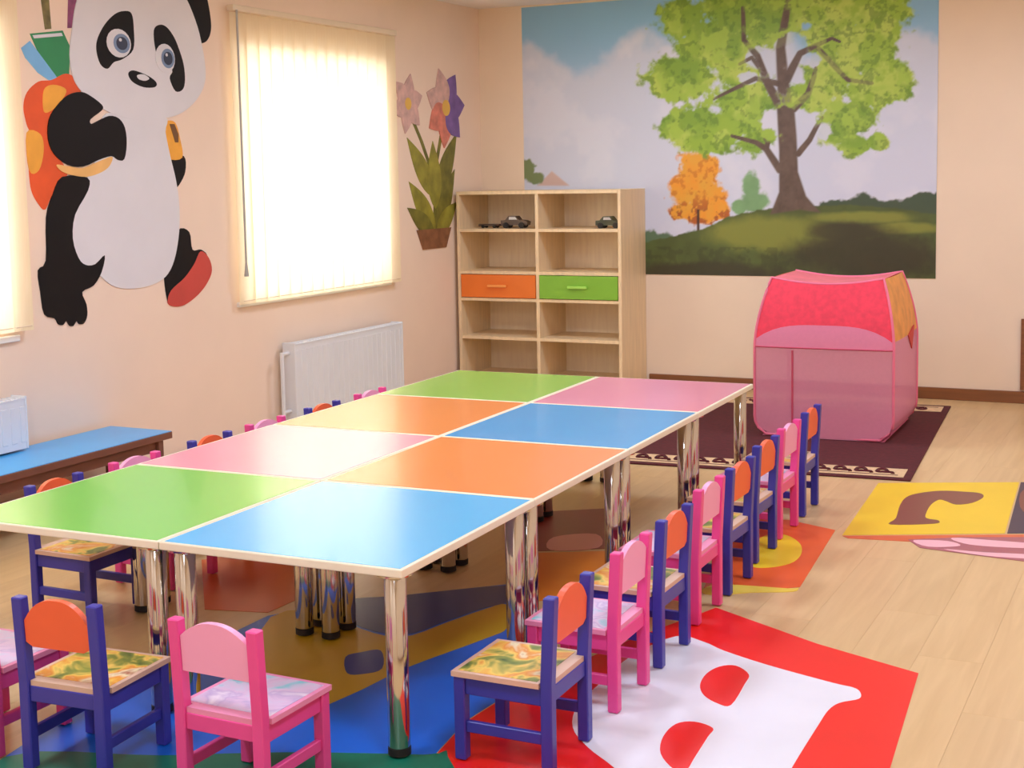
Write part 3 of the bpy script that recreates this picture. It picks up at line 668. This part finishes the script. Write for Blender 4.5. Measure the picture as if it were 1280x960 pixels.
# ---------------------------------------------------------------- eight square tables in two files
TA, TX, TY, TW, TL, TZ = 0.0182, 1.5008, 3.0234, 1.5774 / 2, 3.3973 / 4, 0.52
edge_m = mat('table_edge', (246, 236, 208), 0.4, vary=0.03)
chrome = mat('chrome', (206, 202, 194), 0.09, metal=1.0, vary=0.02)
rubber = mat('leg_rubber', (34, 28, 26), 0.6)
TOPC = {'green': (140, 218, 96), 'blue': (88, 196, 250), 'far_blue': (66, 168, 226), 'pink': (250, 170, 184), 'orange': (252, 152, 82), 'far_green': (154, 208, 90), 'far_pink': (240, 152, 178)}
gm = 0.002
def table_proto():
    t = thing('square_table', 'x', 'table', (0, 0, 0), 0, "square children's tables pushed together")
    w, l = TW / 2 - gm, TL / 2 - gm
    new_obj('tabletop', B(-w, w, -l, l, TZ - 0.024, TZ - 0.001, bevel=0.003, seg=2), edge_m, t)
    lam = new_obj('laminate', B(-w + 0.012, w - 0.012, -l + 0.012, l - 0.012, TZ - 0.001, TZ), None, t)
    for sx in (-1, 1):
        for sy in (-1, 1):
            cx, cy = sx * (w - 0.05), sy * (l - 0.05)
            lg = new_obj('leg', lathe(bmesh.new(), [(0.029, 0.022), (0.03, 0.026), (0.03, TZ - 0.03), (0.029, TZ - 0.029)], 28, cx, cy), chrome, t, smooth=False)
            for p in lg.data.polygons: p.use_smooth = len(p.vertices) == 4
            new_obj('foot', lathe(bmesh.new(), [(0.026, 0.0), (0.031, 0.003), (0.031, 0.022), (0.026, 0.0225)], 24, cx, cy), rubber, lg)
            new_obj('mounting_plate', lathe(bmesh.new(), [(0.05, TZ - 0.0285), (0.05, TZ - 0.0242)], 24, cx, cy), chrome, lg)
    return t
def lam_mat(nm):
    return mat('laminate_' + nm, TOPC[nm], 0.24, vary=0.015, scale=3, spec=0.5, coat=0.15)
tp = table_proto()
LAY = [('green', 'blue'), ('pink', 'orange'), ('orange', 'far_blue'), ('far_green', 'far_pink')]
TLAB = {(0, 0): 'green topped square table, the left one at the near end', (0, 1): 'blue topped square table at the near end, nearest to the camera',
        (1, 0): 'pink topped square table behind the near green one', (1, 1): 'orange topped square table behind the near blue one, right file',
        (2, 0): 'orange topped square table in the left file, third from the near end', (2, 1): 'blue topped square table in the right file, third from the near end',
        (3, 0): 'green topped square table at the far end, in front of the shelf', (3, 1): 'pink topped square table at the far end, beside the play tent'}
for j in range(4):
    for i in range(2):
        a, b_ = (i + 0.5) * TW, (j + 0.5) * TL
        loc = (TX + a * math.cos(TA) - b_ * math.sin(TA), TY + a * math.sin(TA) + b_ * math.cos(TA), 0.004)
        if (i, j) == (0, 0):
            o = tp; o.location = loc; o.rotation_euler = (0, 0, TA); o['label'] = TLAB[(j, i)]
        else: o = copy_thing(tp, loc, TA, TLAB[(j, i)])
        for ch in o.children:
            if ch.name.startswith('laminate'):
                ch.data = ch.data.copy(); ch.data.materials.clear(); ch.data.materials.append(lam_mat(LAY[j][i]))

# ---------------------------------------------------------------- small wooden chairs
purple_p = mat('paint_purple', (60, 58, 164), 0.35, vary=0.05)
pink_p = mat('paint_pink', (240, 78, 156), 0.35, vary=0.04)
pale_pink = mat('paint_pale_pink', (255, 170, 210), 0.4, vary=0.03)
orange_p = mat('paint_orange', (248, 104, 62), 0.4, vary=0.03)
seat_edge = mat('seat_plywood', (222, 184, 160), 0.45, vary=0.06)
pink_edge = mat('seat_pink_edge', (244, 150, 190), 0.4, vary=0.04)
print_a = ramp_mat('seat_print_meadow', [(0.30, (70, 100, 46)), (0.42, (140, 150, 60)), (0.50, (246, 208, 96)), (0.58, (236, 150, 44)), (0.66, (240, 224, 180)), (0.75, (170, 70, 40))], 9.0)
print_b = ramp_mat('seat_print_pastel', [(0.32, (110, 206, 214)), (0.42, (214, 206, 230)), (0.52, (226, 196, 224)), (0.60, (200, 176, 214)), (0.70, (240, 226, 240))], 11.0)
CW, CD, SZT, CHH = 0.27, 0.29, 0.24, 0.465     # outer width, depth, seat height, back height
def make_chair(kind):
    frame = purple_p if kind == 'purple' else pink_p
    t = thing('child_chair', 'x', 'chair', (0, 0, 0), 0)
    hw, yr, yf = CW / 2, -0.13, 0.12
    s = 0.016
    for sx in (-1, 1):
        x = sx * (hw - s)
        bm = bmesh.new()                         # rear leg runs up into the back post, leaning back a little above the seat
        prof = [(yr, 0.0), (yr, SZT), (yr - 0.012, CHH)]
        sec = []
        for y, z in prof: sec.append([bm.verts.new((x + a * s, y + c * s, z)) for a, c in ((-1, -1), (1, -1), (1, 1), (-1, 1))])
        for A, Bq in zip(sec, sec[1:]):
            for k in range(4): bm.faces.new((A[k], A[(k + 1) % 4], Bq[(k + 1) % 4], Bq[k]))
        bm.faces.new(list(reversed(sec[0]))); bm.faces.new(sec[-1])
        bmesh.ops.bevel(bm, geom=[e for e in bm.edges], offset=0.003, segments=1, affect='EDGES')
        new_obj('rear_leg', bm, frame, t)
        new_obj('leg', B(x - s, x + s, yf - s, yf + s, 0, SZT - 0.014, bevel=0.003), frame, t)
        new_obj('side_rail', B(x - 0.009, x + 0.009, yr + s, yf - s, SZT - 0.062, SZT - 0.014, bevel=0.002), frame, t)
        new_obj('stretcher', B(x - 0.008, x + 0.008, yr + s, yf - s, 0.075, 0.105, bevel=0.002), frame, t)
    new_obj('front_rail', B(-hw + 2 * s, hw - 2 * s, yf - 0.009, yf + 0.009, SZT - 0.062, SZT - 0.014, bevel=0.002), frame, t)
    new_obj('back_rail', B(-hw + 2 * s, hw - 2 * s, yr - 0.009, yr + 0.009, SZT - 0.056, SZT - 0.014, bevel=0.002), frame, t)
    # seat board, notched between the posts, with a printed sheet on it
    bm = bmesh.new()
    i = hw - 2 * s - 0.001
    P = [(-hw - 0.004, yr + s + 0.002), (-i, yr + s + 0.002), (-i, yr - 0.006), (i, yr - 0.006), (i, yr + s + 0.002), (hw + 0.004, yr + s + 0.002), (hw + 0.004, yf + s + 0.004), (-hw - 0.004, yf + s + 0.004)]
    seat = new_obj('seat', slab(bm, P, on_floor, SZT - 0.014, SZT), seat_edge if kind == 'purple' else pink_edge, t)
    q = 0.010
    new_obj('seat_print', B(-hw + q, hw - q, yr + s + 0.012, yf + s - q, SZT, SZT + 0.001), print_a if kind == 'purple' else print_b, seat)
    # arched back panel
    za, zb, zt = 0.335, 0.425, 0.466
    n = 14
    arc = []
    for k in range(n + 1):
        u = -1 + 2 * k / n
        if kind == 'purple': z = zb - 0.02 + (zt - zb + 0.02) * (1 - abs(u) ** 2.6)
        else: z = zb + (zt - zb) * (1 - abs(u) ** 2.2)
        arc.append((i * u, z))
    low = [(i, za + 0.012), (i * 0.8, za), (-i * 0.8, za), (-i, za + 0.012)] if kind == 'purple' else [(i, za), (-i, za)]
    P = arc + low
    lean = lambda z: yr - 0.012 * (z - SZT) / (CHH - SZT)
    new_obj('backrest', slab(bmesh.new(), P, lambda a, b, d: (a, lean(b) + d, b), -0.009, 0.009), orange_p if kind == 'purple' else pale_pink, t)
    return t
proto = {'purple': make_chair('purple'), 'pink': make_chair('pink')}
used = set()
def chair(kind, x, y, rz, label, group):
    if kind in used: return copy_thing(proto[kind], (x, y, 0.004), rz, label, group)
    used.add(kind); o = proto[kind]
    o.location = (x, y, 0.004); o.rotation_euler = (0, 0, rz); o['label'] = label; o['group'] = group
    return o
g = 'chairs in front of the near end of the tables'
chair('pink', 2.795, 2.785, -0.02, 'pink child chair facing the near blue table, front row', g)
chair('purple', 2.284, 2.778, 0.07, 'purple child chair with orange backrest in the front row, left of the pink one', g)
chair('pink', 1.918, 2.785, 0.0, 'pink child chair cut by the left edge, left of the front purple chair', g)
g = 'chairs along the right side of the tables'
RX = [(3.44, 3.27, 'purple', 'nearest purple child chair on the right side, beside the near blue table'),
      (3.437, 3.725, 'pink', 'pink child chair nearest of the pinks on the right side, second in that row'),
      (3.43, 4.12, 'purple', 'purple child chair third in the right row, behind the first pink chair'),
      (3.40, 4.56, 'pink', 'fourth child chair of the right row, pink, at the red mat corner'),
      (3.40, 4.93, 'purple', 'dark purple child chair fifth in the right row, beside the orange mat'),
      (3.372, 5.37, 'purple', 'purple child chair sixth in the right row, just before the last pink chair'),
      (3.36, 5.76, 'pink', 'pink child chair farthest of the pinks in the right row, in front of the tent'),
      (3.35, 6.17, 'purple', 'purple child chair at the far end of the right row, in front of the tent')]
for x, y, k, lab in RX: chair(k, x - 0.13, y, PI / 2 + random.uniform(-0.03, 0.03), lab, g)
g = 'chairs along the left side of the tables'
LX = [(1.215, 3.76, 'purple', 'nearest purple child chair of the left row, seen under the green table'),
      (1.215, 4.19, 'pink', 'nearest pink child chair of the left row, by the blue bench end'),
      (1.212, 4.66, 'purple', 'third child chair of the left row, purple, at the pink table'),
      (1.205, 5.06, 'pink', 'pink child chair fourth in the left row, left of the radiator side'),
      (1.20, 5.52, 'purple', 'purple child chair fifth in the left row, its back in front of the radiator'),
      (1.195, 5.96, 'pink', 'pink child chair farthest in the left row, near the right end of the radiator')]
for x, y, k, lab in LX: chair(k, x + 0.13, y, -PI / 2 + random.uniform(-0.02, 0.02), lab, g)

# ---------------------------------------------------------------- floor mats
def mat_part(name, P, m, parent, d, smooth=True, d0=0.0):
    return new_obj(name, slab(bmesh.new(), smooth_loop(P, 4) if smooth else P, on_floor, d0, d), m, parent)
def vinyl(nm, c, r=0.35): return mat('vinyl_' + nm, c, r, vary=0.03, scale=4)
G_ = 'letter mats on the floor'
def fmat(label, P, m, z=0.0003):
    o = mat_part('floor_mat', P, m, None, 0.0012, False); o.location.z = z
    tag(o, label, 'mat', G_); return o
S1, S2 = 0.0018, 0.0024
vred, vwhite = vinyl('red', (246, 30, 20)), vinyl('white', (238, 238, 246))
o = fmat('red floor mat with a large white letter B, right of the near chairs', MATSHAPES['red'], vred)
l_ = mat_part('letter', MATSHAPES['red_letter'], vwhite, o, S1)
mat_part('letter_hole', MATSHAPES['red_hole1'], vred, l_, S2); mat_part('letter_hole', MATSHAPES['red_hole2'], vred, l_, S2)
o = fmat('bright blue floor mat with yellow and navy shapes under the near tables', MATSHAPES['blue'], vinyl('blue', (24, 110, 226)), 0.0001)
mat_part('yellow_band', MATSHAPES['blue_yellow'], vinyl('mustard', (214, 172, 34)), o, S1)
mat_part('navy_band', MATSHAPES['blue_navy'], vinyl('navy', (48, 64, 140)), o, S1)
mat_part('navy_chip', MATSHAPES['blue_chip'], vinyl('navy', (48, 64, 140)), o, S2)
mat_part('green_edge', MATSHAPES['blue_green'], vinyl('green', (22, 120, 92)), o, S1)
fmat('orange brown floor mat under the near tables, behind the blue mat', MATSHAPES['brown'], vinyl('orange_brown', (216, 104, 38)))
fmat('orange floor mat under the second pair of tables, by the right table legs', MATSHAPES['orange2'], vinyl('orange', (240, 136, 36)))
o = fmat('maroon floor mat with a pink stripe under the middle tables', MATSHAPES['maroon'], vinyl('maroon', (150, 58, 52)), 0.0006)
mat_part('stripe', MATSHAPES['maroon_stripe'], vinyl('rose', (232, 160, 160)), o, S1)
o = fmat('orange floor mat with a yellow disc beside the right row of chairs', MATSHAPES['orange'], vinyl('bright_orange', (238, 100, 36)))
mat_part('disc', MATSHAPES['orange_disc'], vinyl('yellow', (248, 208, 38)), o, S1)
mat_part('edge_strip', MATSHAPES['orange_edge'], vinyl('lemon', (246, 216, 80)), o, S1)
o = fmat('yellow floor mat with a brown curved letter at the right', MATSHAPES['yellow'], vinyl('yellow', (248, 208, 38)))
mat_part('letter', MATSHAPES['yellow_letter'], vinyl('brown', (132, 72, 60)), o, S1)
o = fmat('dark navy floor mat at the right edge, next to the yellow mat', MATSHAPES['navy'], vinyl('dark_navy', (50, 42, 72)))
mat_part('spot', MATSHAPES['navy_spot'], vinyl('brown', (132, 72, 60)), o, S1)
o = fmat('thin orange strip mat along the near side of the yellow mat', MATSHAPES['strip'], vinyl('rust', (224, 104, 56)))
o = fmat('pink floor mat with pale stripes at the right edge', MATSHAPES['pink'], vinyl('mauve', (176, 96, 108)), 0.0008)
for q in ('pink_s1', 'pink_s2', 'pink_s3'): mat_part('stripe', MATSHAPES[q], vinyl('pale_pink', (250, 190, 200)), o, S1)

# ---------------------------------------------------------------- carpet under the play tent
maroon = mat('carpet_maroon', (84, 20, 26), 0.9, vary=0.2, scale=40, bump=0.3)
cream = mat('carpet_cream', (222, 186, 142), 0.9, vary=0.12, scale=40, bump=0.3)
cw, cl_ = 1.55, 2.30
t = thing('carpet', 'dark maroon carpet with cream patterned border under the play tent', 'carpet', (3.66, 6.94, 0.0005), 0.07)
new_obj('pile', B(-cw, 0, 0, cl_, 0, 0.007, bevel=0.002), maroon, t)
for x0, x1, y0, y1 in ((-cw + 0.04, -0.04, 0.05, 0.25), (-cw + 0.04, -0.04, cl_ - 0.25, cl_ - 0.05)):
    new_obj('border', B(x0, x1, y0, y1, 0.007, 0.0085), cream, t)
for x0, x1, y0, y1 in ((-cw + 0.07, -0.07, 0.085, 0.097), (-cw + 0.07, -0.07, cl_ - 0.1, cl_ - 0.09)):
    new_obj('border_line', B(x0, x1, y0, y1, 0.0085, 0.0095), maroon, t)
cu = []
for k in range(15):
    a = -0.2 + k * 0.38
    cu.append((0.024 * math.cos(a) * (1 - k * 0.035) , 0.04 * math.sin(a) * (1 - k * 0.035), 0.0092))
cu += [(0.045, -0.02, 0.0092), (0.05, -0.04, 0.0092)]
mo = None
spots = [(-0.16 - 0.105 * k, 0.165, 0) for k in range(13)] + [(-0.16 - 0.105 * k, cl_ - 0.165, PI) for k in range(13)]
for x, y, r in spots:
    if mo is None:
        mo = new_obj('border_motif', tube(bmesh.new(), cu, [0.009] * len(cu), 5), maroon, t); mo.location = (x, y, 0); mo.rotation_euler = (0, 0, r); mo.scale = (1.25, 1.25, 1)
    else: share('border_motif', mo, t, (x, y, 0), (0, 0, r), (1.25, 1.25, 1))

# ---------------------------------------------------------------- pink play tent
def mesh_fabric(name, c, alpha):
    m = bpy.data.materials.new(name)
    m.use_nodes = True; nt = m.node_tree; nt.nodes.clear()
    out = nt.nodes.new('ShaderNodeOutputMaterial'); mx = nt.nodes.new('ShaderNodeMixShader')
    tr = nt.nodes.new('ShaderNodeBsdfTransparent'); m2 = nt.nodes.new('ShaderNodeMixShader'); m2.inputs[0].default_value = 0.2
    d = nt.nodes.new('ShaderNodeBsdfDiffuse'); tl = nt.nodes.new('ShaderNodeBsdfTranslucent')
    n = nt.nodes.new('ShaderNodeTexNoise'); n.inputs['Scale'].default_value = 60
    r = nt.nodes.new('ShaderNodeValToRGB'); cc = lin(c)
    r.color_ramp.elements[0].color = tuple(v * 0.92 for v in cc[:3]) + (1,); r.color_ramp.elements[1].color = cc
    tc = nt.nodes.new('ShaderNodeTexCoord'); nt.links.new(tc.outputs['Object'], n.inputs['Vector'])
    nt.links.new(n.outputs['Fac'], r.inputs['Fac'])
    nt.links.new(r.outputs[0], d.inputs['Color']); nt.links.new(r.outputs[0], tl.inputs['Color'])
    nt.links.new(d.outputs[0], m2.inputs[1]); nt.links.new(tl.outputs[0], m2.inputs[2])
    mx.inputs[0].default_value = alpha
    nt.links.new(tr.outputs[0], mx.inputs[1]); nt.links.new(m2.outputs[0], mx.inputs[2]); nt.links.new(mx.outputs[0], out.inputs[0])
    return m
net_m = mesh_fabric('tent_net', (255, 176, 206), 0.68)
band_m = mesh_fabric('tent_band', (255, 160, 196), 0.94)
red_m = mat('tent_red', (246, 60, 88), 0.6, vary=0.1, scale=30, bump=0.1)
roof_m = mat('tent_roof', (240, 120, 130), 0.6, vary=0.1, scale=12)
org_m = mat('tent_orange', (232, 156, 80), 0.6, vary=0.15, scale=12)
seam_m = mat('tent_seam', (202, 74, 104), 0.5)
wire_m = mat('tent_piping', (240, 120, 150), 0.5)
TWD, TDP, TZT = 0.785, 0.80, 0.905
t = thing('play_tent', "pink children's pop-up play tent with red roof and net sides", 'tent', (3.0, 8.245, 0.0098), 0.02)
def half(z):
    h = TWD / 2
    if z < 0.11: h -= 0.11 - math.sqrt(max(0, 0.11 ** 2 - (0.11 - z) ** 2))
    if z > 0.52: h -= 0.075 * ((z - 0.52) / (TZT - 0.52)) ** 1.7
    return h
def side_half(z):
    h = TDP / 2
    if z > 0.5: h -= 0.10 * ((z - 0.5) / (TZT - 0.5)) ** 1.6
    return h
top_z = lambda s: TZT - 0.035 * (1 - s * s)
def sheet(name, zb, zt, m, face, d=0.0, ns=16, nz=10, parent=None):
    bm = bmesh.new(); rows = []
    for j in range(nz + 1):
        row = []
        for i in range(ns + 1):
            s = -1 + 2 * i / ns
            z = zb(s) + (zt(s) - zb(s)) * j / nz
            bulge = 0.012 * (1 - s * s)
            if face in ('front', 'back'):
                y = side_half(z) + bulge + d
                row.append(bm.verts.new((s * half(z), -y if face == 'front' else y, z)))
            else:
                x = half(z) + bulge + d
                row.append(bm.verts.new((x if face == 'right' else -x, s * side_half(z), z)))
        rows.append(row)
    for A, Bq in zip(rows, rows[1:]):
        for i in range(ns): bm.faces.new((A[i], A[i + 1], Bq[i + 1], Bq[i]))
    return new_obj(name, bm, m, parent or t, smooth=True)
c0 = lambda s: 0.0
arch = lambda s: 0.645 - 0.09 * abs(s) ** 3.5
sm = lambda s: 0.515
for f in ('front', 'back'):
    p = sheet('net_panel', c0, sm, net_m, f)
    if f == 'front':
        sheet('pink_band', sm, arch, band_m, f, 0.001); sheet('red_panel', arch, top_z, red_m, f, 0.001)
    else: sheet('red_panel', sm, top_z, red_m, f)
    bm = bmesh.new()
    sg = -1 if f == 'front' else 1
    tube(bm, [(s * half(0.515), sg * (side_half(0.515) + 0.012 * (1 - s * s) + 0.002), 0.515) for s in np.linspace(-1, 1, 15)], 0.0045, 6)
    new_obj('seam', bm, seam_m, t, smooth=True)
    bm = bmesh.new(); loop = []
    for z in np.linspace(0.008, TZT, 26): loop.append((half(z), sg * side_half(z), z))
    for s in np.linspace(0.9, -0.9, 13): loop.append((s * half(TZT), sg * side_half(TZT), top_z(s)))
    for z in np.linspace(TZT, 0.008, 26): loop.append((-half(z), sg * side_half(z), z))
    loop.append((0, sg * side_half(0), 0.008)); loop.append(loop[0])
    new_obj('piping', tube(bm, loop, 0.008, 8), wire_m, t, smooth=True)
for f in ('left', 'right'):
    sheet('side_net', c0, lambda s: 0.56, net_m, f); sheet('side_panel', lambda s: 0.56, lambda s: TZT, org_m, f)
    sg = -1 if f == 'left' else 1
    fl_ = slab(bmesh.new(), [(-0.02, 0.56), (0.20, 0.60), (0.10, 0.47)], lambda a, b, d: (sg * (half(b) + 0.014 + d), a, b), 0, 0.006)
    new_obj('flap', fl_, mat('tent_flap', (206, 58, 52), 0.6), t)
bm = bmesh.new(); rows = []
for i in range(17):
    s = -1 + 2 * i / 16
    rows.append([bm.verts.new((s * half(TZT), q * side_half(TZT), top_z(s))) for q in np.linspace(-1, 1, 5)])
for A, Bq in zip(rows, rows[1:]):
    for k in range(4): bm.faces.new((A[k], A[k + 1], Bq[k + 1], Bq[k]))
new_obj('roof', bm, roof_m, t, smooth=True)
new_obj('ground_sheet', B(-half(0.02), half(0.02), -side_half(0), side_half(0), 0.0, 0.004), band_m, t)
bm = bmesh.new()
tube(bm, [(-0.17, -TDP / 2 - 0.012, 0.012), (-0.17, -TDP / 2 - 0.0125, 0.5)], 0.006, 6)
new_obj('zip', bm, seam_m, t)
